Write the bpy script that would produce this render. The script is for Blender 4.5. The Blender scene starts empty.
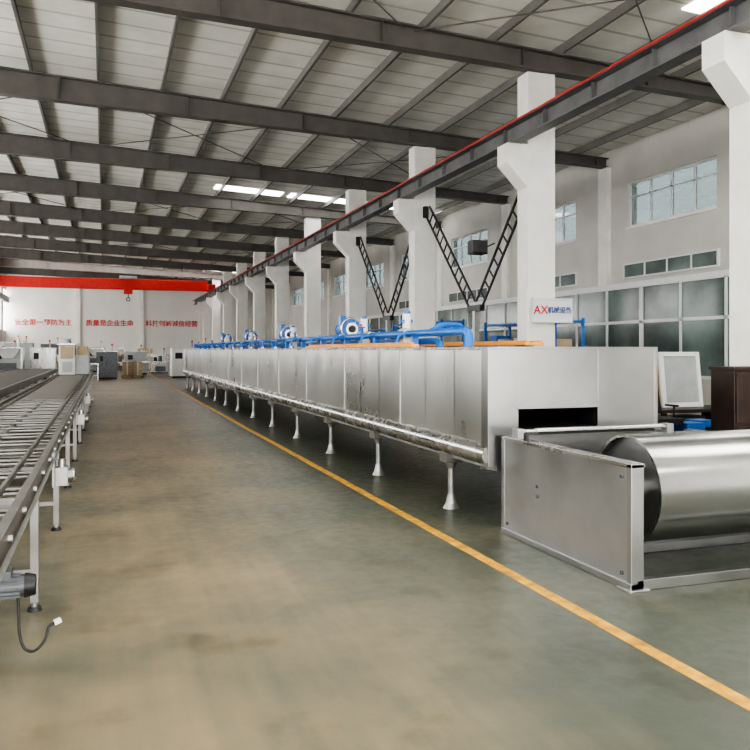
import bpy, bmesh, math, random
from mathutils import Vector, Matrix
random.seed(4)
S=bpy.context.scene
COL=S.collection

# ---------------------------------------------------------------- materials
def newmat(name):
    m=bpy.data.materials.new(name); m.use_nodes=True
    nt=m.node_tree; b=nt.nodes['Principled BSDF']; return m,nt,b
def mat(name,col,rough=.5,metal=0.0,var=.08,scale=6,bump=0.0,bscale=40,stretch=(1,1,1),rvar=0.0,spec=None,bdist=.02):
    m,nt,b=newmat(name)
    tc=nt.nodes.new('ShaderNodeTexCoord'); mp=nt.nodes.new('ShaderNodeMapping'); mp.inputs['Scale'].default_value=stretch
    nt.links.new(tc.outputs['Object'],mp.inputs['Vector'])
    n=nt.nodes.new('ShaderNodeTexNoise'); n.inputs['Scale'].default_value=scale; n.inputs['Detail'].default_value=5
    nt.links.new(mp.outputs['Vector'],n.inputs['Vector'])
    r=nt.nodes.new('ShaderNodeValToRGB')
    r.color_ramp.elements[0].position=.3; r.color_ramp.elements[1].position=.7
    r.color_ramp.elements[0].color=tuple(max(0,c*(1-var)) for c in col)+(1,)
    r.color_ramp.elements[1].color=tuple(min(1,c*(1+var)) for c in col)+(1,)
    nt.links.new(n.outputs['Fac'],r.inputs['Fac']); nt.links.new(r.outputs['Color'],b.inputs['Base Color'])
    b.inputs['Roughness'].default_value=rough; b.inputs['Metallic'].default_value=metal
    if spec is not None: b.inputs['Specular IOR Level'].default_value=spec
    if rvar>0:
        mr=nt.nodes.new('ShaderNodeMapRange'); mr.inputs['To Min'].default_value=max(0.02,rough-rvar); mr.inputs['To Max'].default_value=rough+rvar
        mr.inputs['From Min'].default_value=.3; mr.inputs['From Max'].default_value=.7
        nt.links.new(n.outputs['Fac'],mr.inputs['Value']); nt.links.new(mr.outputs['Result'],b.inputs['Roughness'])
    if bump>0:
        n2=nt.nodes.new('ShaderNodeTexNoise'); n2.inputs['Scale'].default_value=bscale; n2.inputs['Detail'].default_value=1.0 if metal>.5 else 4
        nt.links.new(mp.outputs['Vector'],n2.inputs['Vector'])
        bp=nt.nodes.new('ShaderNodeBump'); bp.inputs['Strength'].default_value=bump; bp.inputs['Distance'].default_value=bdist
        nt.links.new(n2.outputs['Fac'],bp.inputs['Height']); nt.links.new(bp.outputs['Normal'],b.inputs['Normal'])
    return m
def emis(name,col,st):
    m,nt,b=newmat(name)
    b.inputs['Base Color'].default_value=col+(1,); b.inputs['Emission Color'].default_value=col+(1,); b.inputs['Emission Strength'].default_value=st
    return m
def glassmat(name,tint,refl=.15):
    m=bpy.data.materials.new(name); m.use_nodes=True; nt=m.node_tree; nt.nodes.clear()
    o=nt.nodes.new('ShaderNodeOutputMaterial'); t=nt.nodes.new('ShaderNodeBsdfTransparent'); t.inputs['Color'].default_value=tint+(1,)
    g=nt.nodes.new('ShaderNodeBsdfGlossy'); g.inputs['Roughness'].default_value=.05
    x=nt.nodes.new('ShaderNodeMixShader'); x.inputs['Fac'].default_value=refl
    nt.links.new(t.outputs[0],x.inputs[1]); nt.links.new(g.outputs[0],x.inputs[2]); nt.links.new(x.outputs[0],o.inputs[0]); return m

STEEL=mat('stainless_steel',(.56,.56,.55),.27,1,.06,5,0,60,(1,1,.15),.04)
STEELB=mat('brushed_steel_panel',(.68,.68,.66),.30,1,.07,1.1,.16,1.3,(1,1,.6),.04,bdist=.03)
ENDP=mat('steel_end_plate',(.36,.36,.355),.36,1,.14,1.5,.25,1.2,(1,1,1),.05,bdist=.02)
SPECK=mat('satin_steel_sheet',(.43,.43,.43),.33,1,.12,2.2,.15,1.5,(1,1,1),.03)
DRUM=mat('drum_steel',(.60,.60,.60),.22,1,.08,4,.0,30,(.3,1,1),.04)
GALV=mat('dull_steel',(.40,.40,.385),.45,.9,.12,9)
CONV=mat('conveyor_frame_steel',(.28,.27,.255),.42,.9,.12,6)
DARK=mat('dark_void',(.015,.015,.015),.8)
RAFT=mat('grey_painted_girder',(.125,.115,.105),.5,0,.12,3)
PURL=mat('grey_purlin',(.20,.19,.18),.5,0,.1,3)
CRANE=mat('crane_beam_paint',(.15,.15,.15),.45,0,.2,3)
RED=mat('red_paint',(.62,.04,.03),.5,0,.1,4)
ORANGE=mat('orange_paint',(.75,.32,.05),.5,0,.1,4)
BLUE=mat('blue_paint',(.02,.15,.50),.35,0,.12,4)
WHITE=mat('white_paint',(.80,.79,.76),.6,0,.04,4)
COLW=mat('white_column_paint',(.84,.82,.78),.7,0,.06,2.5,.05,20)
WALLM=mat('wall_plaster',(.62,.60,.565),.8,0,.07,.9,.05,30)
FARW=mat('far_wall_paint',(.80,.79,.76),.8,0,.04,.6)
FRAME=mat('white_aluminium',(.76,.77,.76),.4,0,.03,5)
BLACK=mat('black_plastic',(.02,.02,.022),.45,0,.2,6)
BROWN=mat('dark_brown_cabinet',(.035,.020,.016),.4,0,.3,5)
RUB=mat('dark_belt',(.06,.055,.05),.55,0,.25,8)
GREYP=mat('grey_machine_paint',(.42,.44,.44),.5,0,.1,4)
MOTOR=mat('motor_grey',(.13,.14,.15),.4,.4,.2,12)
CARD=mat('cardboard',(.52,.40,.27),.8,0,.1,5)
WOOD=mat('pallet_wood',(.40,.26,.13),.8,0,.25,6,0,40,(1,8,1))
OFFG=mat('office_glass',(.13,.165,.155),.12,0,.6,.7,spec=.35)
SIGNW=mat('sign_white',(.72,.75,.78),.5,0,.03,3)
SIGNB=mat('sign_blue',(.05,.10,.35),.5)
SKYL=emis('skylight_and_fill_panel',(1,1,.97),6.0)
WG=glassmat('window_glass',(.23,.255,.26))
YEL=mat('yellow_floor_paint',(.55,.29,.035),.5,0,.45,9)

def roof_mat():
    m,nt,b=newmat('roof_insulation')
    tc=nt.nodes.new('ShaderNodeTexCoord'); 
    w=nt.nodes.new('ShaderNodeTexWave'); w.wave_type='BANDS'; w.bands_direction='Y'; w.inputs['Scale'].default_value=.42; w.inputs['Distortion'].default_value=.15
    n=nt.nodes.new('ShaderNodeTexNoise'); n.inputs['Scale'].default_value=1.3; n.inputs['Detail'].default_value=4
    nt.links.new(tc.outputs['Object'],w.inputs['Vector']); nt.links.new(tc.outputs['Object'],n.inputs['Vector'])
    r=nt.nodes.new('ShaderNodeValToRGB'); r.color_ramp.elements[0].position=.0; r.color_ramp.elements[0].color=(.62,.61,.55,1)
    r.color_ramp.elements[1].position=.05; r.color_ramp.elements[1].color=(.93,.91,.85,1)
    nt.links.new(w.outputs['Fac'],r.inputs['Fac'])
    r2=nt.nodes.new('ShaderNodeValToRGB'); r2.color_ramp.elements[0].position=.3; r2.color_ramp.elements[0].color=(.86,.86,.84,1); r2.color_ramp.elements[1].position=.65;r2.color_ramp.elements[1].color=(1,1,1,1)
    nt.links.new(n.outputs['Fac'],r2.inputs['Fac'])
    mx=nt.nodes.new('ShaderNodeMixRGB'); mx.blend_type='MULTIPLY'; mx.inputs[0].default_value=1
    nt.links.new(r.outputs[0],mx.inputs[1]); nt.links.new(r2.outputs[0],mx.inputs[2]); nt.links.new(mx.outputs[0],b.inputs['Base Color'])
    b.inputs['Roughness'].default_value=.7
    bp=nt.nodes.new('ShaderNodeBump'); bp.inputs['Strength'].default_value=.5; bp.inputs['Distance'].default_value=.08
    nt.links.new(n.outputs['Fac'],bp.inputs['Height']); nt.links.new(bp.outputs[0],b.inputs['Normal'])
    return m
ROOF=roof_mat()
def floor_mat():
    m,nt,b=newmat('worn_epoxy_floor')
    L=nt.links.new
    tc=nt.nodes.new('ShaderNodeTexCoord'); sp=nt.nodes.new('ShaderNodeSeparateXYZ'); L(tc.outputs['Object'],sp.inputs[0])
    def mr(src,a,b_,c,d):
        n=nt.nodes.new('ShaderNodeMapRange'); n.interpolation_type='SMOOTHSTEP'
        n.inputs['From Min'].default_value=a;n.inputs['From Max'].default_value=b_;n.inputs['To Min'].default_value=c;n.inputs['To Max'].default_value=d
        L(src,n.inputs['Value']); return n.outputs['Result']
    def mth(op,a,b_):
        n=nt.nodes.new('ShaderNodeMath'); n.operation=op
        for i,v in enumerate((a,b_)):
            if isinstance(v,float): n.inputs[i].default_value=v
            else: L(v,n.inputs[i])
        return n.outputs[0]
    def noise(sc,det,ro,vec=None):
        n=nt.nodes.new('ShaderNodeTexNoise'); n.inputs['Scale'].default_value=sc; n.inputs['Detail'].default_value=det; n.inputs['Roughness'].default_value=ro; L(vec or tc.outputs['Object'],n.inputs['Vector']); return n.outputs['Fac']
    left=mr(sp.outputs['X'],-1.6,.2,.3,1); right=mr(sp.outputs['X'],1.1,2.7,1,.0)
    path=mth('MULTIPLY',left,right)
    n1=noise(.5,6,.6); n2=noise(9,6,.65); n3=noise(1.3,5,.6)
    mp=nt.nodes.new('ShaderNodeMapping'); mp.inputs['Scale'].default_value=(5,.35,1); L(tc.outputs['Object'],mp.inputs['Vector'])
    n4=noise(1.2,6,.6,mp.outputs['Vector'])
    f=mth('ADD',mth('MULTIPLY',path,.60),mth('MULTIPLY',mth('SUBTRACT',n1,.5),1.6))
    f=mth('ADD',f,mth('MULTIPLY',mth('SUBTRACT',n2,.5),.28))
    f=mth('ADD',f,mth('MULTIPLY',mth('SUBTRACT',n4,.5),.5))
    r=nt.nodes.new('ShaderNodeValToRGB'); e=r.color_ramp.elements
    e[0].position=0; e[0].color=(.080,.088,.068,1); e[1].position=.9; e[1].color=(.30,.235,.145,1)
    x=e.new(.4); x.color=(.145,.135,.096,1)
    L(f,r.inputs['Fac'])
    st=nt.nodes.new('ShaderNodeMixRGB'); st.blend_type='MULTIPLY'; st.inputs[2].default_value=(.66,.64,.60,1)
    L(mr(n3,.53,.68,0,.8),st.inputs[0]); L(r.outputs[0],st.inputs[1])
    L(st.outputs[0],b.inputs['Base Color'])
    L(mr(n2,.3,.7,.30,.42),b.inputs['Roughness'])
    bp=nt.nodes.new('ShaderNodeBump'); bp.inputs['Strength'].default_value=.05; bp.inputs['Distance'].default_value=.02; L(n2,bp.inputs['Height']); L(bp.outputs[0],b.inputs['Normal'])
    return m
FLOOR=floor_mat()

# ---------------------------------------------------------------- mesh builder
class MB:
    def __init__(s): s.bm=bmesh.new(); s.m=[]
    def mi(s,m):
        if m not in s.m: s.m.append(m)
        return s.m.index(m)
    def faces(s,vs,fs,m,smooth=False):
        v=[s.bm.verts.new(p) for p in vs]; i=s.mi(m)
        for f in fs:
            try:
                q=s.bm.faces.new([v[k] for k in f]); q.material_index=i; q.smooth=smooth
            except ValueError: pass
        return v
    def box(s,x0,x1,y0,y1,z0,z1,m):
        vs=[(x,y,z) for z in (z0,z1) for y in (y0,y1) for x in (x0,x1)]
        s.faces(vs,[(0,2,3,1),(4,5,7,6),(0,1,5,4),(2,6,7,3),(0,4,6,2),(1,3,7,5)],m)
    def hexa(s,bot,top,m):
        s.faces(list(bot)+list(top),[(3,2,1,0),(4,5,6,7),(0,1,5,4),(1,2,6,5),(2,3,7,6),(3,0,4,7)],m)
    def basis(s,d,up=None):
        d=Vector(d).normalized(); u=Vector(up) if up else (Vector((0,0,1)) if abs(d.z)<.9 else Vector((1,0,0)))
        a=d.cross(u).normalized(); return d,a,a.cross(d).normalized()
    def beam(s,p,q,w,h,m,up=None):
        p=Vector(p);q=Vector(q);d,a,b=s.basis(q-p,up)
        c=[(-w/2,-h/2),(w/2,-h/2),(w/2,h/2),(-w/2,h/2)]
        s.hexa([p+a*i+b*j for i,j in c],[q+a*i+b*j for i,j in c],m)
    def cyl(s,p,q,r,m,seg=20,r2=None,caps=True):
        p=Vector(p);q=Vector(q); r2=r if r2 is None else r2; d,a,b=s.basis(q-p)
        A=[2*math.pi*k/seg for k in range(seg)]
        vs=[p+(a*math.cos(t)+b*math.sin(t))*r for t in A]+[q+(a*math.cos(t)+b*math.sin(t))*r2 for t in A]
        s.faces(vs,[(k,(k+1)%seg,seg+(k+1)%seg,seg+k) for k in range(seg)],m,True)
        if caps:
            s.faces(vs[:seg],[tuple(range(seg))[::-1]],m); s.faces(vs[seg:],[tuple(range(seg))],m)
    def ring(s,c,ax,R,r,m,seg=28,sub=8):
        c=Vector(c); d,a,b=s.basis(ax); vs=[];fs=[]
        for i in range(seg):
            t=2*math.pi*i/seg; u=a*math.cos(t)+b*math.sin(t)
            for j in range(sub):
                f=2*math.pi*j/sub; vs.append(c+u*(R+r*math.cos(f))+d*r*math.sin(f))
        for i in range(seg):
            for j in range(sub):
                fs.append((i*sub+j,((i+1)%seg)*sub+j,((i+1)%seg)*sub+(j+1)%sub,i*sub+(j+1)%sub))
        s.faces(vs,fs,m,True)
    def tube(s,pts,r,m,seg=12):
        pts=[Vector(p) for p in pts]; pa=None; vs=[]
        for i,p in enumerate(pts):
            d=(pts[min(i+1,len(pts)-1)]-pts[max(i-1,0)]).normalized()
            if pa is None: _,a,_2=s.basis(d)
            else: a=(pa-d*pa.dot(d)).normalized()
            b=a.cross(d).normalized(); pa=a
            for k in range(seg):
                t=2*math.pi*k/seg; vs.append(p+(a*math.cos(t)+b*math.sin(t))*r)
        n=len(pts); fs=[]
        for i in range(n-1):
            for k in range(seg): fs.append((i*seg+k,i*seg+(k+1)%seg,(i+1)*seg+(k+1)%seg,(i+1)*seg+k))
        s.faces(vs,fs,m,True)
        s.faces(vs[:seg],[tuple(range(seg))],m); s.faces(vs[-seg:],[tuple(range(seg))],m)
    def prismY(s,prof,y0,y1,m,smooth=False,caps=True):
        n=len(prof); vs=[(x,y0,z) for x,z in prof]+[(x,y1,z) for x,z in prof]
        s.faces(vs,[(k,(k+1)%n,n+(k+1)%n,n+k) for k in range(n)],m,smooth)
        if caps: s.faces(vs[:n],[tuple(range(n))],m); s.faces(vs[n:],[tuple(range(n))],m)
    def done(s,name,bevel=0):
        bmesh.ops.recalc_face_normals(s.bm,faces=s.bm.faces)
        xs=[v.co for v in s.bm.verts]
        c=Vector(((min(v.x for v in xs)+max(v.x for v in xs))/2,(min(v.y for v in xs)+max(v.y for v in xs))/2,min(v.z for v in xs)))
        if name in('floor','ceiling'): c=Vector((0,0,0))
        for v in s.bm.verts: v.co-=c
        me=bpy.data.meshes.new(name); s.bm.to_mesh(me); s.bm.free()
        for m in s.m: me.materials.append(m)
        o=bpy.data.objects.new(name,me); o.location=c; COL.objects.link(o)
        if bevel:
            b=o.modifiers.new('bevel','BEVEL'); b.width=bevel; b.segments=2; b.limit_method='ANGLE'; b.angle_limit=math.radians(50)
        return o

XL,XR,Y0,Y1=-7.8,13.9,-9.0,72.0
COLY=[2.0,8.0]+[13.7+6*k for k in range(10)]
RY=[-3.8]+COLY
rb=lambda x:7.40-.03*(x+2.3)
rt=lambda x:8.00-.05*(x+2.3)

# ---------------------------------------------------------------- shell
b=MB(); b.box(XL-.3,XR+.3,Y0-.3,Y1+.3,-.2,0,FLOOR); b.done('floor')
b=MB(); b.box(2.70,2.79,-2,60,0.0,.003,YEL); b.done('trim_1')
b=MB()
z0=rt(XL-.3)+.20; z1=rt(XR+.3)+.20
sky=[(30.3,31.1,4.0,6.6),(30.3,31.1,6.9,9.6),(30.3,31.1,9.9,13.3),(10.2,11.4,9.6,13.6),(-6,-2,-6,12),(3.0,5.5,-5,12),(59.5,61.5,-6,10)]  # panels out of view, overhead and behind the camera, are added for light
b.hexa([(XL-.3,Y0-.3,z0),(XR+.3,Y0-.3,z1),(XR+.3,Y1+.3,z1),(XL-.3,Y1+.3,z0)],[(XL-.3,Y0-.3,z0+.1),(XR+.3,Y0-.3,z1+.1),(XR+.3,Y1+.3,z1+.1),(XL-.3,Y1+.3,z0+.1)],ROOF)
b.done('ceiling')
b=MB()
for (ya,yb,xa,xb) in sky:
    za=rt(xa)+.195; zb=rt(xb)+.195
    b.hexa([(xa,ya,za-.02),(xb,ya,zb-.02),(xb,yb,zb-.02),(xa,yb,za-.02)],[(xa,ya,za),(xb,ya,zb),(xb,yb,zb),(xa,yb,za)],SKYL)
b.done('roof_skylights_and_fill_panels')
b=MB()
x=XL+.4
while x<XR:
    z=rt(x)+.19
    b.box(x-.03,x+.03,Y0,Y1,z-.19,z-.17,PURL); b.box(x-.012,x+.012,Y0,Y1,z-.17,z-.0,PURL); 
    x+=1.45
b.done('roof_purlins')
for y in RY:
    b=MB()
    for (ya,yb,f0,f1) in ((y-.13,y+.13,lambda x:rb(x),lambda x:rb(x)+.03),(y-.13,y+.13,lambda x:rt(x)-.03,lambda x:rt(x)),(y-.01,y+.01,lambda x:rb(x)+.03,lambda x:rt(x)-.03)):
        a,c=XL+.02,XR-.02
        b.hexa([(a,ya,f0(a)),(c,ya,f0(c)),(c,yb,f0(c)),(a,yb,f0(a))],[(a,ya,f1(a)),(c,ya,f1(c)),(c,yb,f1(c)),(a,yb,f1(a))],RAFT)
    x=XL+1
    while x<XR:
        b.box(x-.008,x+.008,y-.12,y+.12,rb(x)+.03,rt(x)-.04,RAFT); x+=2.9
    b.done('roof_girder')
b=MB()
for k in range(2,len(RY)-1,2):
    for x in (-6.2,-.4,5.4):
        ya,yb=RY[k]+.14,RY[k+1]-.14
        for (p,q) in (((x,ya),(x+5.6,yb)),((x+5.6,ya),(x,yb))):
            b.cyl((p[0],p[1],rt(p[0])-.12),(q[0],q[1],rt(q[0])-.12),.014,RAFT,6)
b.done('roof_bracing_rods')
wins=[]
b=MB()
T=.3
wz0,wz1=5.04,6.29
b.box(XR,XR+T,Y0,Y1,0,wz0,WALLM); b.box(XR,XR+T,Y0,Y1,wz1,7.42,WALLM)
prev=Y0
y=5.0
while y<70:
    wins.append((y-1.7,y+1.7)); b.box(XR,XR+T,prev,y-1.7,wz0,wz1,WALLM); prev=y+1.7; y+=6
b.box(XR,XR+T,prev,Y1,wz0,wz1,WALLM)
for yy in COLY: b.box(XR-.14,XR,yy-.22,yy+.22,0,rb(XR)-.02,COLW)
b.done('wall_right')
for i,(a,c) in enumerate(wins):
    b=MB(); n=4
    b.box(XR+.08,XR+.14,a,c,wz0,wz0+.06,FRAME); b.box(XR+.08,XR+.14,a,c,wz1-.06,wz1,FRAME)
    for k in range(n+1):
        yy=a+(c-a)*k/n; b.box(XR+.08,XR+.14,max(a,yy-.03),min(c,yy+.03),wz0+.06,wz1-.06,FRAME)
    b.box(XR+.08,XR+.14,a,c,wz0+.82,wz0+.86,FRAME)
    b.box(XR+.10,XR+.11,a,c,wz0+.05,wz1-.05,WG)
    b.done('window_%d'%(i+1))
b=MB()
for a,c in wins: b.box(XR-.05,XR,a-.05,c+.05,wz0-.06,wz0,COLW)
b.done('trim_2')
lz0,lz1=3.2,6.6
b=MB()
for (za,zb) in ((0,lz0),(lz1,8.5)): b.box(XL-T,XL,Y0,Y1,za,zb,WALLM)
y=Y0
while y<Y1:
    b.box(XL-T,XL,y,min(y+1.2,Y1),lz0,lz1,WALLM); y+=6
b.done('wall_left')
b=MB()
y=Y0
while y<Y1-5:
    a,c=y+1.2,min(y+6,Y1)
    for k in range(5):
        yy=a+(c-a)*k/4; b.box(XL-.18,XL-.12,yy-.03,yy+.03,lz0,lz1,FRAME)
    for zz in (lz0,lz1-.05,(lz0+lz1)/2): b.box(XL-.18,XL-.12,a,c,zz,zz+.05,FRAME)
    y+=6
b.done('window_30')
b=MB(); b.box(XL-T,XR+T,Y1,Y1+T,0,8.5,FARW)
for xx in (-2.2,3.0,8.2,12.5): b.box(xx-.2,xx+.2,Y1-.2,Y1,0,7.0,COLW)
b.done('wall_far')
b=MB(); b.box(XL-T,XL+2.8,Y0-T,Y0,0,8.5,WALLM); b.box(XR-3.5,XR+T,Y0-T,Y0,0,7.4,WALLM); b.box(XL+2.8,XR-3.5,Y0-T,Y0,4.6,7.4,WALLM)  # unseen rear wall; its wide opening is shaped to let world light in
b.done('wall_back')

CX=7.85
cb=5.64
for y in COLY:
    b=MB()
    b.box(CX,CX+.62,y,y+.42,0,rb(CX)-.02,COLW)
    prof=[(CX+.01,cb-.85),(CX-.45,cb-.38),(CX-.45,cb),(CX+.01,cb)]
    b.prismY(prof,y+.01,y+.41,COLW)
    b.box(CX-.04,CX+.66,y-.04,y+.46,0,.5,COLW)
    b.done('concrete_column',.015)
b=MB()
bx=CX-.27; bt=cb+.34
b.box(bx-.13,bx+.13,Y0+.2,Y1-.2,cb,cb+.03,CRANE); b.box(bx-.15,bx+.15,Y0+.2,Y1-.2,bt-.03,bt,CRANE); b.box(bx-.02,bx+.02,Y0+.2,Y1-.2,cb+.03,bt-.03,CRANE)
b.box(bx-.035,bx+.035,Y0+.2,Y1-.2,bt,bt+.07,CRANE)
y=Y0+.5
while y<Y1-1: b.box(bx-.11,bx+.11,y-.006,y+.006,cb+.03,bt-.03,CRANE); y+=1.5
b.box(bx-.20,bx-.18,Y0+.2,Y1-.2,bt-.018,bt+.008,RED)
b.box(bx-.18,bx-.15,Y0+.2,Y1-.2,bt-.03,bt-.01,CRANE)
b.done('crane_runway_beam')
b=MB()
b.box(XL+.05,XL+.3,Y0+.2,Y1-.2,5.5,bt,CRANE); b.box(XL+.14,XL+.2,Y0+.2,Y1-.2,bt,bt+.07,CRANE)
b.done('crane_runway_beam')
b=MB()
b.box(XL+.5,bx-.3,60,60.5,6.0,6.75,RED); b.box(XL+.1,XL+.6,59,61.5,bt+.075,6.45,RED); b.box(bx-.35,bx+.15,59,61.5,bt+.075,6.45,RED)
b.box(1,2.2,59.7,60.8,6.75,6.95,GREYP); b.box(1.3,1.9,59.9,60.5,5.7,6.0,RED); b.cyl((1.6,60.2,5.7),(1.6,60.2,5.4),.03,BLACK,8); b.ring((1.6,60.2,5.28),(0,1,0),.12,.035,BLACK,16,6)
b.done('bridge_crane',.02)

# ---------------------------------------------------------------- tunnel oven
OX0,OX1,OY0,OY1=3.2,4.97,6.27,35.2
b=MB()
zb,zt=.57,1.63; sx0,sx1,sz0,sz1=3.50,4.33,.89,1.07
e=(OY0,OY0+.03)
b.box(OX0,sx0,e[0],e[1],zb,zt,ENDP); b.box(sx1,OX1,e[0],e[1],zb,zt,ENDP); b.box(sx0,sx1,e[0],e[1],zb,sz0,ENDP); b.box(sx0,sx1,e[0],e[1],sz1,zt,ENDP)
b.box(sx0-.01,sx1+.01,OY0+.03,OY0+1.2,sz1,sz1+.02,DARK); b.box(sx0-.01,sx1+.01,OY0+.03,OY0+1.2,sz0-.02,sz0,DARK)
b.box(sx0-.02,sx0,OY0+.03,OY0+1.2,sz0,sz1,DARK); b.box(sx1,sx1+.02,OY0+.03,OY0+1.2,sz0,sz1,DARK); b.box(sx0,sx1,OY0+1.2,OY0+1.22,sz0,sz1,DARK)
b.box(sx0-.02,sx1+.02,OY0-.02,OY0,sz1,sz1+.02,ENDP); b.box(sx0-.02,sx1+.02,OY0-.02,OY0,sz0-.02,sz0,ENDP)
b.box(OX0-.01,OX0+.02,OY0-.012,OY0+.12,zb,zt,ENDP); b.box(OX1-.02,OX1+.02,OY0-.012,OY0+.1,zb,zt,ENDP)
b.box(OX0,OX1,OY0-.012,OY0+.05,zt-.02,zt,ENDP)
y=OY0+.03; k=0; L=.75
while y<OY1-.01:
    y2=min(y+L,OY1)
    j=random.uniform(-.006,.006)
    xs=OX0+.03
    ny=5; nz=4; vs=[]; fs=[]
    for a in range(ny+1):
        for c in range(nz+1):
            u=a/ny; v=c/nz
            bul=.007*math.sin(math.pi*u)*math.sin(math.pi*v)+j*(u-.5)
            vs.append((xs-bul,y+.0015+(y2-y-.003)*u,.755+(zt-.03-.755)*v))
    for a in range(ny):
        for c in range(nz): fs.append((a*(nz+1)+c,(a+1)*(nz+1)+c,(a+1)*(nz+1)+c+1,a*(nz+1)+c+1))
    b.faces(vs,fs,STEELB,True)
    if k%3==0: b.box(xs-.010,xs+.02,max(OY0,y-.012),y+.012,.72,zt-.02,GALV)
    y=y2; k+=1
b.box(xs+.02,OX1-.03,OY0+1.25,OY1,.62,zt-.04,STEELB)
b.box(xs+.02,sx0-.02,OY0+.03,OY0+1.25,.62,zt-.04,STEELB); b.box(sx1+.02,OX1-.03,OY0+.03,OY0+1.25,.62,zt-.04,STEELB)
b.box(sx0-.02,sx1+.02,OY0+.03,OY0+1.25,sz1+.02,zt-.04,STEELB); b.box(sx0-.02,sx1+.02,OY0+.03,OY0+1.25,.62,sz0-.02,STEELB)
b.box(xs-.012,OX1,OY0+.03,OY1,zt-.03,zt-.0,STEEL)
prof=[]
for i in range(13):
    t=math.pi/2+math.pi*i/12
    prof.append((OX0+.06+.105*math.cos(t),.665+.10*math.sin(t)))
prof+=[(OX0+.14,.565),(OX0+.14,.765)]
y=OY0+.03
while y<OY1-.01:
    y2=min(y+2.25,OY1); b.prismY(prof,y+.006,y2-.006,STEEL,True); y=y2
prof2=[(OX1+OX0-x,z) for x,z in prof]; b.prismY(prof2,OY0+.03,OY1,STEEL,True)
for x in (OX0+.14,OX1-.14): b.box(x-.04,x+.04,OY0+.05,OY1,.52,.60,GALV)
y=7.33
while y<OY1:
    for x in (OX0+.12,OX1-.12):
        b.box(x-.09,x+.09,y-.09,y+.09,.47,.57,CONV)
        b.cyl((x,y,.47),(x,y,.40),.06,GALV,16,.035)
        b.cyl((x,y,.12),(x,y,.42),.032,GALV,14)
        b.cyl((x,y,.05),(x,y,.14),.055,GALV,16,.035)
        b.cyl((x,y,0),(x,y,.05),.085,GALV,18,.055)
    b.box(OX0+.12,OX1-.12,y-.03,y+.03,.50,.56,CONV)
    y+=2.25
b.box(OX0,OX1,OY1,OY1+.03,zb,zt,ENDP)
b.done('tunnel_oven',.003)

zo=zt+.004; zp=zt+.012
b=MB()
b.tube([(3.75,7.8,zp),(3.75,7.8,1.75),(3.75,7.83,1.79),(3.75,7.9,1.81),(3.75,34,1.81)],.045,BLUE,14)
b.tube([(4.15,9.5,zp),(4.15,9.5,1.68),(4.15,9.6,1.71),(4.15,9.8,1.72),(4.15,34,1.72)],.045,BLUE,14)
y=9.4;k=0
while y<34:
    b.tube([(3.75,y,1.81),(3.62,y,1.81),(3.54,y,1.79),(3.51,y,1.74),(3.51,y,zp)],.02,BLUE,10)
    b.ring((3.75,y+.25,1.81),(0,1,0),.055,.014,STEEL,16,6)
    b.box(3.71,3.79,y-.04,y+.04,zp,1.78,BLUE)
    b.cyl((3.51,y,zp),(3.51,y,zp+.03),.05,STEEL,14)
    if k%3==1:
        b.cyl((3.75,y+.7,1.85),(3.75,y+.7,1.94),.025,BLUE,12); b.ring((3.75,y+.7,1.95),(0,0,1),.05,.010,RED,14,6)
    y+=1.5;k+=1
b.tube([(3.75,9.0,1.81),(3.85,9.0,1.85),(3.9,9.0,1.90),(4.0,9.02,1.92),(4.2,9.1,1.92),(4.3,9.13,1.88),(4.35,9.15,1.8),(4.35,9.15,zp)],.035,BLUE,12)
b.done('blue_gas_piping')
b=MB()
for y in (10.2,12.1,17.2,22.5,27):
    b.box(3.87,4.03,y-.08,y+.08,zo,1.90,GALV); b.cyl((3.95,y,1.90),(3.95,y,2.10),.06,WHITE,18); b.cyl((3.95,y,2.10),(3.95,y,2.14),.045,BLUE,18); b.box(3.87,4.03,y-.04,y+.04,1.97,2.02,BLUE)
b.done('valve_actuators',.008)
for y in (14.4,19.8,25.2,30.6):
    b=MB(); zc=2.0
    b.cyl((4.45,y,zc),(4.45,y+.26,zc),.22,BLUE,30)
    b.ring((4.45,y-.005,zc),(0,1,0),.205,.02,STEEL,30,8)
    b.cyl((4.45,y-.03,zc),(4.45,y,zc),.12,STEEL,24); b.cyl((4.45,y-.06,zc),(4.45,y-.03,zc),.07,BLACK,16)
    for t in range(6):
        a=t*math.pi/3; b.beam((4.45+.1*math.cos(a),y-.015,zc+.1*math.sin(a)),(4.45+.20*math.cos(a),y-.015,zc+.20*math.sin(a)),.012,.012,STEEL)
    b.cyl((4.45,y+.26,zc),(4.45,y+.7,zc),.13,BLUE,20)
    b.cyl((4.45,y+.7,zc),(4.45,y+.78,zc),.13,STEEL,20,.10)
    for t in range(10): b.ring((4.45,y+.3+t*.035,zc),(0,1,0),.13,.009,BLUE,18,4)
    b.box(4.25,4.65,y,y+.7,zo,1.70,BLUE); b.box(4.3,4.6,y+.02,y+.2,1.70,1.80,BLUE); b.box(4.36,4.54,y+.4,y+.6,1.70,1.90,BLUE)
    b.box(4.24,4.36,y+.03,y+.23,zc,zc+.25,BLUE)
    b.done('burner_blower',.006)
b=MB()
for (ya,yb) in ((8.0,10.6),(10.7,14.0)):
    b.box(4.55,4.80,ya,yb,zo+.02,1.69,ORANGE)
    b.box(4.57,4.61,ya,yb,1.69,1.71,ORANGE); b.box(4.74,4.78,ya,yb,1.69,1.71,ORANGE)
    for yy in (ya+.3,yb-.3): b.box(4.52,4.82,yy-.04,yy+.04,zo,zo+.02,GALV)
b.box(3.30,3.40,8.4,13.4,zo,zo+.035,ORANGE); b.box(3.32,3.38,8.5,13.3,zo+.035,zo+.055,ORANGE)
b.done('orange_cable_duct',.005)

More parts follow.
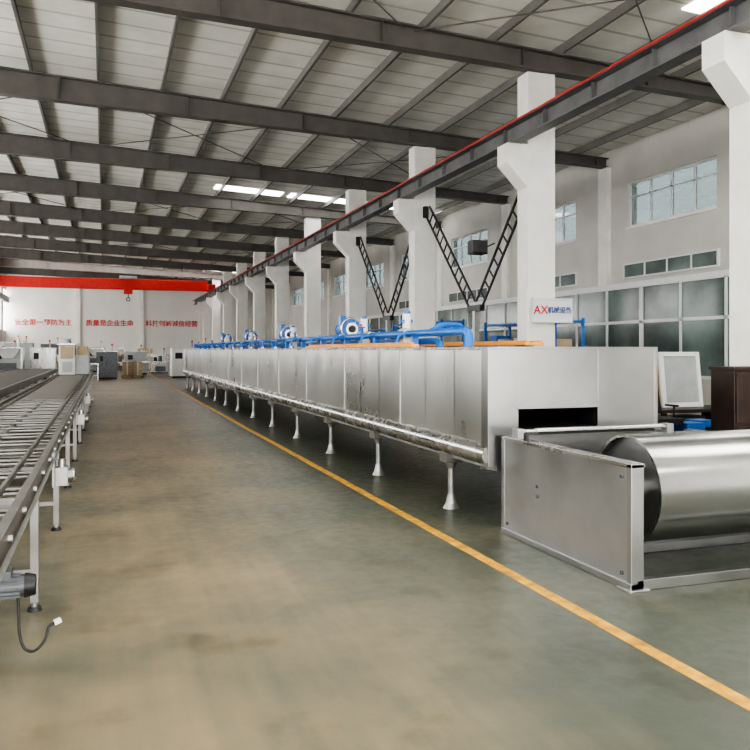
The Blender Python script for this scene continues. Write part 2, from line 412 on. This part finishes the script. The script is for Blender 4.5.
# ---------------------------------------------------------------- drum end unit
b=MB()
PX0,PX1,PY0,PY1=3.30,5.25,4.39,6.20
for x in (PX0,PX1):
    b.box(x,x+.035,PY0+.05,PY1,.0,.83,SPECK)
    b.box(x-.01,x+.09,PY0,PY0+.05,0,.84,ENDP); b.box(x-.01,x+.10,PY0,PY1,.815,.845,STEEL)
    b.box(x-.01,x+.09,PY1-.05,PY1,0,.815,ENDP)
    b.box(x-.015,x+.09,PY0,PY1,0,.05,ENDP)
    for (yy,zz) in ((4.5,.75),(4.5,.1),(6.1,.1),(5.6,.5),(5.6,.42)): b.cyl((x-.012,yy,zz),(x,yy,zz),.014,MOTOR,10)
for yy in (PY0,PY1-.07,5.2): b.box(PX0+.035,PX1,yy,yy+.07,0,.07,ENDP)
b.box(PX0-.04,PX0+.12,PY0-.03,PY0+.12,0,.015,GALV)
for x in (PX0+.10,PX1-.10):
    b.box(x-.05,x+.05,4.75,5.25,.45,.68,GALV); b.cyl((x-.07,5.0,.565),(x+.07,5.0,.565),.10,GALV,22)
    b.cyl((x,4.45,.565),(x,4.75,.565),.018,STEEL,10)
b.cyl((PX0+.05,5.0,.565),(PX1-.02,5.0,.565),.045,STEEL,18)
b.cyl((PX0+.02,5.98,.90),(PX1-.35,5.98,.90),.02,STEEL,18); b.cyl((PX0+.2,5.98,.90),(PX1-.45,5.98,.90),.03,DRUM,22)
for x in (PX0+.04,PX1-.38): b.box(x-.035,x+.035,5.93,6.03,.845,.93,GALV)
b.box(PX1-.5,PX1,5.90,6.06,.815,.845,ENDP)
b.tube([(PX0+.03,5.86,.84),(PX0+.03,5.86,.90),(PX0+.03,5.82,.90),(PX0+.03,5.82,.84)],.012,BLACK,8)
DX0,DX1=3.70,5.02
R=.40
b.cyl((DX0,5.0,.565),(DX1,5.0,.565),R,DRUM,96,caps=False)
for x,s in ((DX0,1),(DX1,-1)):
    b.cyl((x+s*.05,5.0,.565),(x+s*.06,5.0,.565),R-.005,SPECK,56)
    b.cyl((x,5.0,.565),(x+s*.05,5.0,.565),R-.022,STEEL,72,caps=False)
    n=72; vs=[]
    for k in range(n):
        t=2*math.pi*k/n
        vs.append((x,5+R*math.cos(t),.565+R*math.sin(t))); vs.append((x,5+(R-.022)*math.cos(t),.565+(R-.022)*math.sin(t)))
    b.faces(vs,[(2*k,2*((k+1)%n),2*((k+1)%n)+1,2*k+1) for k in range(n)],STEEL)
    b.cyl((x+s*.0,5.0,.565),(x+s*.06,5.0,.565),.11,GALV,24)
b.done('belt_drum_unit',.004)

# ---------------------------------------------------------------- left ladder conveyor
b=MB()
CXR,CXL=-.38,-1.42
ya,yb=2.2,27.5
for x,s in ((CXR,-1),(CXL,1)):
    b.box(min(x,x+s*.008),max(x,x+s*.008),ya,yb,.74,.86,CONV)
    b.box(min(x,x+s*.045),max(x,x+s*.045),ya,yb,.852,.862,CONV); b.box(min(x,x+s*.045),max(x,x+s*.045),ya,yb,.74,.75,CONV)
    b.box(x+s*.15-.010,x+s*.15+.010,ya,yb,.82,.86,CONV)
    b.cyl((x-s*.02,ya,.78),(x-s*.02,yb,.78),.012,GALV,8)
y=ya+.15
while y<yb:
    b.cyl((CXL+.01,y,.80),(CXR-.01,y,.80),.022,GALV,12)
    b.box(CXL+.02,CXR-.02,y-.055,y-.0,.822,.836,CONV)
    b.cyl((CXR-.008,y,.815),(CXR+.018,y,.815),.018,GALV,8)
    y+=.62
b.box(-.93,-.89,ya,yb,.79,.82,CONV)
b.box(CXL+.2,CXR-.2,13.0,yb,.838,.848,CONV)
y=2.98
while y<yb:
    for x in (CXR-.03,CXL+.03):
        b.box(x-.025,x+.025,y-.025,y+.025,.05,.74,CONV)
        b.cyl((x,y,.02),(x,y,.06),.02,GALV,12); b.cyl((x,y,0),(x,y,.025),.045,BLACK,16,.035)
    b.box(CXL+.05,CXR-.05,y-.02,y+.02,.22,.26,CONV); b.box(CXL+.05,CXR-.05,y-.02,y+.02,.66,.70,CONV)
    y+=2.29
for y in (6.55,11.8,16.4):
    b.box(CXR+.0,CXR+.02,y-.12,y+.12,.56,.82,GALV)
    b.box(CXR+.02,CXR+.11,y-.06,y+.08,.56,.70,GALV); b.cyl((CXR+.02,y,.63),(CXR+.15,y,.63),.055,CONV,18)
    b.cyl((CXR+.065,y+.08,.63),(CXR+.065,y+.30,.63),.05,GALV,16); b.cyl((CXR+.065,y,.70),(CXR+.065,y,.76),.03,STEEL,12)
    b.ring((CXR+.15,y,.63),(1,0,0),.045,.012,STEEL,16,6)
b.done('roller_conveyor',.003)
b=MB()
my,mz=4.32,.42
b.box(-.80,-.76,my-.08,my+.08,.30,.735,STEEL)
b.box(-.76,-.60,my-.09,my+.09,mz-.09,mz+.09,GALV)
b.cyl((-.60,my,mz),(-.58,my,mz),.075,STEEL,24); b.cyl((-.58,my,mz),(-.38,my,mz),.055,MOTOR,24)
for t in range(14):
    a=2*math.pi*t/14; b.beam((-.57,my+.056*math.cos(a),mz+.056*math.sin(a)),(-.40,my+.056*math.cos(a),mz+.056*math.sin(a)),.006,.012,MOTOR)
b.cyl((-.38,my,mz),(-.33,my,mz),.062,BLACK,24,.05); b.box(-.54,-.44,my-.045,my+.045,mz+.05,mz+.085,MOTOR)
pts=[Vector(p) for p in [(-.41,my-.03,mz-.045),(-.405,my-.04,mz-.13),(-.40,my-.06,mz-.22),(-.375,my-.09,mz-.285),(-.33,my-.10,mz-.30),(-.285,my-.09,mz-.26),(-.265,my-.07,mz-.20),(-.24,my-.06,mz-.185)]]
sm=[]
for i in range(len(pts)-1):
    p0=pts[max(i-1,0)];p1=pts[i];p2=pts[i+1];p3=pts[min(i+2,len(pts)-1)]
    for t in range(5):
        t/=5; sm.append(.5*((2*p1)+(p2-p0)*t+(2*p0-5*p1+4*p2-p3)*t*t+(3*p1-p0-3*p2+p3)*t**3))
sm.append(pts[-1])
b.tube(sm,.007,BLACK,8); b.beam(sm[-1],sm[-1]+Vector((.03,.01,.01)),.022,.022,WHITE)
b.done('gear_motor')

b=MB()
x0,x1=-3.3,-1.8; ya,yb=3.5,34
b.box(x0+.04,x1-.04,ya,yb,.83,.86,RUB)
for x in (x0,x1): b.box(x-.02,x+.04,ya,yb,.74,.89,CONV)
b.cyl((x0+.05,ya,.80),(x1-.05,ya,.80),.06,GALV,20); b.cyl((x0+.05,yb,.80),(x1-.05,yb,.80),.06,GALV,20)
y=4.5
while y<yb:
    for x in (x0+.02,x1-.0): b.box(x-.025,x+.025,y-.025,y+.025,0,.74,CONV)
    b.box(x0,x1,y-.02,y+.02,.3,.34,CONV); y+=2.4
b.done('belt_conveyor',.003)
b=MB()
b.box(-1.30,-.85,25.2,26.6,.866,1.75,WHITE); b.box(-.85,-.45,25.3,26.6,.866,1.45,GREYP); b.box(-1.25,-.9,25.15,25.2,1.35,1.7,CARD); b.box(-1.2,-.92,25.16,25.2,.95,1.25,GREYP)
b.box(-1.35,-.8,25.1,26.7,1.75,1.80,STEEL); b.box(-.8,-.5,25.4,26.2,1.45,1.72,CARD); b.cyl((-1.1,25.9,1.8),(-1.1,25.9,1.95),.12,GREYP,18)
b.done('feeding_machine',.01)
def cartons(x,y,n,name='carton_stack',mats=(CARD,)):
    b=MB(); b.box(x-.6,x+.6,y-.5,y+.5,.10,.13,WOOD)
    for k in (-.55,0,.55): b.box(x+k-.05,x+k+.05,y-.5,y+.5,0,.10,WOOD)
    for l in range(n):
        for i in (-1,1):
            for j in (-1,1):
                w=random.uniform(.24,.27); cx,cy=x+i*.29,y+j*.24; z=.13+l*.4
                b.box(cx-w,cx+w,cy-.22,cy+.22,z,z+.39,random.choice(mats)); b.box(cx-.03,cx+.03,cy-.221,cy+.221,z+.005,z+.392,WHITE)
    b.done(name,.006)
for (x,y,n) in ((1.0,58,3),(2.9,63,4),(-4.6,45,3),(5.9,50,3),(-5.5,36,4),(.2,64,2),(1.5,48,2),(-2.4,50,3)): cartons(x,y,n,mats=(CARD,WHITE) if n>2 else (CARD,))
def cabinet(x,y,w,d,h,m,name):
    b=MB(); b.box(x-w/2,x+w/2,y-d/2,y+d/2,.1,h,m); b.box(x-w/2+.03,x+w/2-.03,y-d/2+.03,y+d/2-.03,0,.1,BLACK)
    b.box(x-w/2+.04,x-.01,y-d/2-.02,y-d/2,.15,h-.05,m); b.box(x+.01,x+w/2-.04,y-d/2-.02,y-d/2,.15,h-.05,m)
    b.box(x-.06,x-.03,y-d/2-.05,y-d/2-.02,h*.5,h*.6,BLACK); b.box(x-w/2+.2,x-.2,y-d/2-.03,y-d/2-.02,h*.65,h*.85,BLACK); b.box(x-w/2-.02,x+w/2+.02,y-d/2-.02,y+d/2+.02,h,h+.03,STEEL)
    b.cyl((x+w/4,y,h+.03),(x+w/4,y,h+.35),.04,GREYP,12); b.cyl((x+w/4,y,h+.35),(x+w/4,y,h+.45),.05,RED,12)
    b.done(name,.01)
for a in ((1.9,54,1.4,.9,1.5,GREYP),(4.4,47,1.6,1.2,1.7,WHITE),(-4.9,52,1.6,1,2.0,GREYP),(6.5,57,1.0,.9,2.0,BLUE),(3.6,57,1.2,.9,1.3,STEEL),(-6.3,62,1.6,1,2.2,WHITE),(-6.2,40,1.6,1.2,2.1,WHITE),(-4.3,40.5,1.2,1,1.6,GREYP),(-3.2,47,1.3,1,1.7,STEEL),(-3.4,58,1.4,1,2.0,MOTOR),(-6.0,31.5,1.3,1,1.9,GREYP),(-.6,61,1.3,1,1.8,GREYP),(.1,46,1.1,.9,1.5,MOTOR)): cabinet(*a,'control_cabinet')
def bench(x,y,w,d,h,name='steel_workbench'):
    b=MB(); b.box(x-w/2,x+w/2,y-d/2,y+d/2,h-.05,h,STEEL)
    for i in(-1,1):
        for j in (-1,1): b.box(x+i*(w/2-.05)-.03,x+i*(w/2-.05)+.03,y+j*(d/2-.05)-.03,y+j*(d/2-.05)+.03,0,h-.05,STEEL)
    b.box(x-w/2+.05,x+w/2-.05,y-d/2+.05,y+d/2-.05,.25,.28,STEEL); b.box(x,x+.6,y-.25,y+.25,.28,.6,MOTOR)
    b.box(x-.5,x-.1,y-.15,y+.2,h,h+.3,GREYP); b.cyl((x+.3,y,h),(x+.3,y,h+.35),.12,MOTOR,16); b.done(name,.005)
bench(.6,52,1.8,.8,.85); bench(2.9,50,1.8,.8,.9); bench(-5.8,28,1.8,.9,.85); bench(4.9,61,2.2,.8,.9); bench(-1.2,44,1.8,.8,.9); bench(-2.0,53,2,.8,.9)
def packer(x,y):
    b=MB()
    for i in(-1,1):
        for j in (-1,1): b.box(x+i*.55-.04,x+i*.55+.04,y+j*.4-.04,y+j*.4+.04,0,1.7,STEEL)
    b.box(x-.55,x+.55,y-.4,y+.4,.6,1.2,GREYP); b.box(x-.59,x+.59,y-.44,y+.44,1.66,1.72,STEEL)
    b.hexa([(x-.2,y-.2,1.25),(x+.2,y-.2,1.25),(x+.2,y+.2,1.25),(x-.2,y+.2,1.25)],[(x-.5,y-.38,1.66),(x+.5,y-.38,1.66),(x+.5,y+.38,1.66),(x-.5,y+.38,1.66)],WHITE)
    b.box(x-.35,x+.35,y-.43,y-.4,.75,1.05,MOTOR); b.cyl((x+.4,y,1.72),(x+.4,y,2.1),.05,WHITE,12); b.done('packing_machine',.008)
packer(-5.0,33.5); packer(-6.2,46); packer(-4.6,62); packer(-.6,56); packer(-3.9,37); packer(.9,66)

em=bpy.data.objects.new('wall_slogan',None); COL.objects.link(em)
def text(s,loc,size,m,rot,parent,name):
    cu=bpy.data.curves.new(name,'FONT'); cu.body=s; cu.size=size; cu.extrude=.01; cu.align_x='CENTER'; cu.align_y='CENTER'; cu.offset=.008
    o=bpy.data.objects.new(name,cu); o.location=loc; o.rotation_euler=rot; cu.materials.append(m); COL.objects.link(o); o.parent=parent
for i,(s,x,sz) in enumerate((("安全第一预防为主",-4.9,.56),("质量是企业生命",.4,.56),("科技创新诚信经营",5.6,.56))):
    text(s,(x,Y1-.02,3.9),sz,RED,(math.pi/2,0,0),em,'letters_%d'%(i+1))

# ---------------------------------------------------------------- office front on right wall
b=MB()
ox=13.35
zs=(.95,2.35,3.3)
yy0,yy1=8.4,41.4
b.box(ox,ox+.08,yy0,yy1,0,zs[0],WALLM)
b.box(ox+.02,ox+.05,yy0,yy1,zs[0],zs[2],OFFG)
y=yy0;k=0
while y<=yy1+.01:
    w=.06 if k%3 else .13
    b.box(ox-.02,ox+.07,y-w/2,y+w/2,zs[0],zs[2],FRAME); y+=1.5;k+=1
for z in zs: b.box(ox-.02,ox+.07,yy0,yy1,z-.04,z+.04,FRAME)
b.box(ox-.03,XR-.15,yy0,yy1,zs[2]+.04,zs[2]+.12,FRAME)
b.box(ox,ox+.08,yy0-.08,yy0,0,zs[2]+.04,FRAME)
b.done('office_partition')
for i in range(4):
    a=15.2+6*i; c=a+3.6
    b=MB(); b.box(XR-.05,XR-.02,a,c,3.62,4.0,OFFG)
    for k in range(5): b.box(XR-.07,XR-.001,a+(c-a)*k/4-.025,a+(c-a)*k/4+.025,3.6,4.02,FRAME)
    for z in (3.6,3.98): b.box(XR-.07,XR-.001,a,c,z,z+.04,FRAME)
    b.done('window_%d'%(20+i))
b=MB(); b.box(ox-.09,ox-.045,12.1,13.1,0,2.2,FRAME); b.box(ox-.11,ox-.09,12.2,13.0,1.1,2.05,OFFG); b.box(ox-.11,ox-.09,12.2,13.0,.15,.95,WHITE); b.cyl((ox-.16,12.25,1.0),(ox-.09,12.25,1.0),.02,STEEL,10); b.done('door_1')
b=MB(); b.box(7.90,8.80,13.60,13.64,2.14,2.62,SIGNW); b.box(7.90,8.80,13.58,13.60,2.14,2.16,FRAME); b.box(7.90,8.80,13.58,13.60,2.60,2.62,FRAME); sg=b.done('wall_sign')
def signtext(s,x,size,m,n):
    cu=bpy.data.curves.new(n,'FONT'); cu.body=s; cu.size=size; cu.extrude=.004; cu.align_x='CENTER'; cu.align_y='CENTER'; cu.offset=.002
    o=bpy.data.objects.new(n,cu); COL.objects.link(o); cu.materials.append(m)
    o.parent=sg; o.location=Vector((x,13.59,2.38))-sg.location; o.rotation_euler=(math.pi/2,0,0)
signtext("AX",8.08,.23,RED,'logo_letters'); signtext("机械设备",8.50,.135,SIGNB,'name_letters')

def ladder(b,p,q):
    p=Vector(p);q=Vector(q); d=(q-p); n=int(d.length/.30); dd=d.normalized(); s=Vector((0,dd.z,-dd.y)).normalized()*.16
    b.beam(p+s,q+s,.04,.04,BLACK); b.beam(p-s,q-s,.04,.04,BLACK)
    for k in range(1,n): 
        c=p+d*k/n; b.beam(c+s,c-s,.028,.028,BLACK)
for (ya,yb) in ((14.14,19.68),(20.14,25.68)):
    b=MB(); ym=(ya+yb)/2-.3; x=8.15
    ladder(b,(x,ya+.18,4.9),(x,ym-.14,2.62)); ladder(b,(x,yb-.2,5.3),(x,ym+.14,2.62))
    b.box(x-.06,x+.06,ym-.34,ym+.34,2.5,2.64,BLACK); b.box(x-.06,x+.06,ym-.06,ym+.06,0,2.5,GALV); b.box(x-.15,x+.15,ym-.15,ym+.15,0,.03,GALV)
    b.box(x-.06,x+.06,ya+.0,ya+.10,4.75,5.1,BLACK); b.box(x-.06,x+.06,yb-.10,yb,5.15,5.45,BLACK)
    b.done('lattice_brace')
b=MB(); b.box(7.74,8.10,15.9,16.2,3.75,4.05,BLACK); b.box(7.76,8.08,15.88,15.9,3.77,4.03,RUB); b.beam((8.09,16.05,3.9),(8.12,15.62,3.95),.03,.03,BLACK); b.cyl((7.92,16.2,3.9),(7.92,16.3,3.9),.1,BLACK,14); b.done('floodlight',.01)
b=MB(); lx,ly,lz=11.3,11.9,6.3
b.cyl((lx,ly,lz+.3),(lx,ly,lz+.6),.13,BLACK,20); b.cyl((lx,ly,lz),(lx,ly,lz+.3),.30,BLACK,28,.13,caps=False); b.cyl((lx,ly,lz+.04),(lx,ly,lz+.06),.24,WHITE,24); b.cyl((lx,ly,lz+.6),(lx,ly,rt(lx)-.01),.02,BLACK,8); b.done('high_bay_lamp')

# ---------------------------------------------------------------- right hand clutter
def stool(x,y):
    b=MB(); b.box(x-.17,x+.17,y-.17,y+.17,.42,.46,BLUE)
    for i in (-1,1):
        for j in (-1,1): b.hexa([(x+i*.19-.025,y+j*.19-.025,0),(x+i*.19+.025,y+j*.19-.025,0),(x+i*.19+.025,y+j*.19+.025,0),(x+i*.19-.025,y+j*.19+.025,0)],[(x+i*.14-.025,y+j*.14-.025,.42),(x+i*.14+.025,y+j*.14-.025,.42),(x+i*.14+.025,y+j*.14+.025,.42),(x+i*.14-.025,y+j*.14+.025,.42)],BLUE)
    for j in (-1,1): b.box(x-.16,x+.16,y+j*.155-.01,y+j*.155+.01,.34,.42,BLUE); b.box(x+j*.155-.01,x+j*.155+.01,y-.16,y+.16,.34,.42,BLUE)
    b.done('plastic_stool',.008)
stool(9.25,10.55); stool(8.72,10.2)
b=MB(); b.box(9.1,11.4,11.3,12.1,.50,.56,BROWN)
for x in (9.2,11.3):
    for y in (11.38,12.02): b.box(x-.04,x+.04,y-.04,y+.04,0,.5,BLACK)
b.box(9.2,11.3,11.4,12.0,.15,.18,BLACK); b.box(10.5,11.2,11.5,11.95,.18,.45,BLACK); b.box(9.3,10.2,11.5,11.95,.18,.42,BROWN)
b.done('work_table',.008)
b=MB()
def leanbox(x0,x1,t0,t1,h0,h1,m):
    f=lambda h,t:(11.75+.12*h+t,.565+h)
    a=[(x0,*f(h0,t0)),(x1,*f(h0,t0)),(x1,*f(h0,t1)),(x0,*f(h0,t1))]; c=[(x0,*f(h1,t0)),(x1,*f(h1,t0)),(x1,*f(h1,t1)),(x0,*f(h1,t1))]
    b.hexa(a,c,m)
leanbox(9.5,9.58,0,.06,0,1.0,FRAME); leanbox(10.3,10.38,0,.06,0,1.0,FRAME); leanbox(9.58,10.3,0,.06,0,.08,FRAME); leanbox(9.58,10.3,0,.06,.92,1.0,FRAME); leanbox(9.58,10.3,.025,.04,.08,.92,GREYP)
b.done('framed_window_panel',.004)
def chair(x,y):
    b=MB()
    for k in range(5):
        a=k*2*math.pi/5; b.beam((x,y,.1),(x+.3*math.cos(a),y+.3*math.sin(a),.07),.05,.04,BLACK); b.cyl((x+.3*math.cos(a)-.02,y+.3*math.sin(a),.035),(x+.3*math.cos(a)+.02,y+.3*math.sin(a),.035),.035,BLACK,12)
    b.cyl((x,y,.1),(x,y,.45),.03,STEEL,12); b.box(x-.25,x+.25,y-.25,y+.25,.45,.54,BLACK)
    b.hexa([(x-.22,y+.22,.62),(x+.22,y+.22,.62),(x+.22,y+.29,.62),(x-.22,y+.29,.62)],[(x-.2,y+.32,1.18),(x+.2,y+.32,1.18),(x+.2,y+.38,1.18),(x-.2,y+.38,1.18)],BLACK)
    b.beam((x,y+.2,.5),(x,y+.29,.75),.06,.03,BLACK)
    for i in (-1,1): b.beam((x+i*.27,y-.1,.72),(x+i*.27,y+.2,.72),.05,.03,BLACK); b.beam((x+i*.27,y,.5),(x+i*.27,y,.72),.03,.03,BLACK)
    b.done('office_chair',.015)
chair(8.25,10.3); chair(9.35,9.4)
b=MB(); x0,x1,y0,y1=6.98,7.78,7.4,7.78
b.box(x0,x1,y0,y1,.08,1.36,BROWN); b.box(x0+.03,x1-.03,y0+.03,y1-.03,0,.08,BLACK); b.box(x0-.02,x1+.02,y0-.02,y1+.02,1.36,1.40,BROWN)
for i in range(2):
    xa=x0+.02+i*.385; b.box(xa,xa+.375,y0-.02,y0,.14,.70,BROWN); b.box(xa,xa+.375,y0-.02,y0,.74,1.32,BROWN); b.cyl((xa+.33-.28*i,y0-.035,1.0),(xa+.33-.28*i,y0-.035,1.15),.012,STEEL,8); b.cyl((xa+.33-.28*i,y0-.035,.4),(xa+.33-.28*i,y0-.035,.55),.012,STEEL,8)
b.done('wooden_cabinet',.006)
def rack(x0,x1,y0,y1,h,m,levels,name,fill):
    b=MB()
    for x in (x0,x1):
        for y in (y0,y1): b.box(x-.03,x+.03,y-.03,y+.03,0,h,m)
    for l in range(levels):
        z=.2+l*(h-.3)/(levels-1); b.box(x0,x1,y0,y1,z,z+.05,m)
        if l<levels-1:
            x=x0+.1
            while x<x1-.35:
                w=random.uniform(.2,.4); y=y0+.08
                while y<y1-.4:
                    if random.random()<.75: b.box(x,min(x+w,x1-.05),y,y+.33,z+.05,z+.05+random.uniform(.15,.4),random.choice(fill))
                    y+=.4
                x+=w+.06
    b.done(name,.005)
rack(9.2,9.9,14.9,18.2,2.3,BLUE,4,'storage_rack',(BLUE,WHITE,GREYP,CARD))
rack(9.2,9.9,21,25,2.5,BLUE,4,'storage_rack',(BLUE,WHITE,GREYP,SIGNW))
rack(10.4,11.0,28,33,2.5,BLUE,4,'storage_rack',(BLUE,WHITE,GREYP,SIGNW))
cartons(7.0,17.2,3); cartons(6.9,23,3); cartons(11.6,15,3)

# ---------------------------------------------------------------- light
w=bpy.data.worlds.new('World'); S.world=w; w.use_nodes=True; bg=w.node_tree.nodes['Background']; bg.inputs['Color'].default_value=(1,.99,.965,1); bg.inputs['Strength'].default_value=9.5
S.view_settings.look='AgX - High Contrast'

cam=bpy.data.cameras.new('camera'); co=bpy.data.objects.new('camera',cam); COL.objects.link(co)
cam.sensor_width=36; cam.lens=36*790/750; cam.shift_y=-25/750
co.location=(0,0,1.6); co.rotation_euler=(math.pi/2,0,-math.atan(270/790)); S.camera=co
cam.clip_end=300
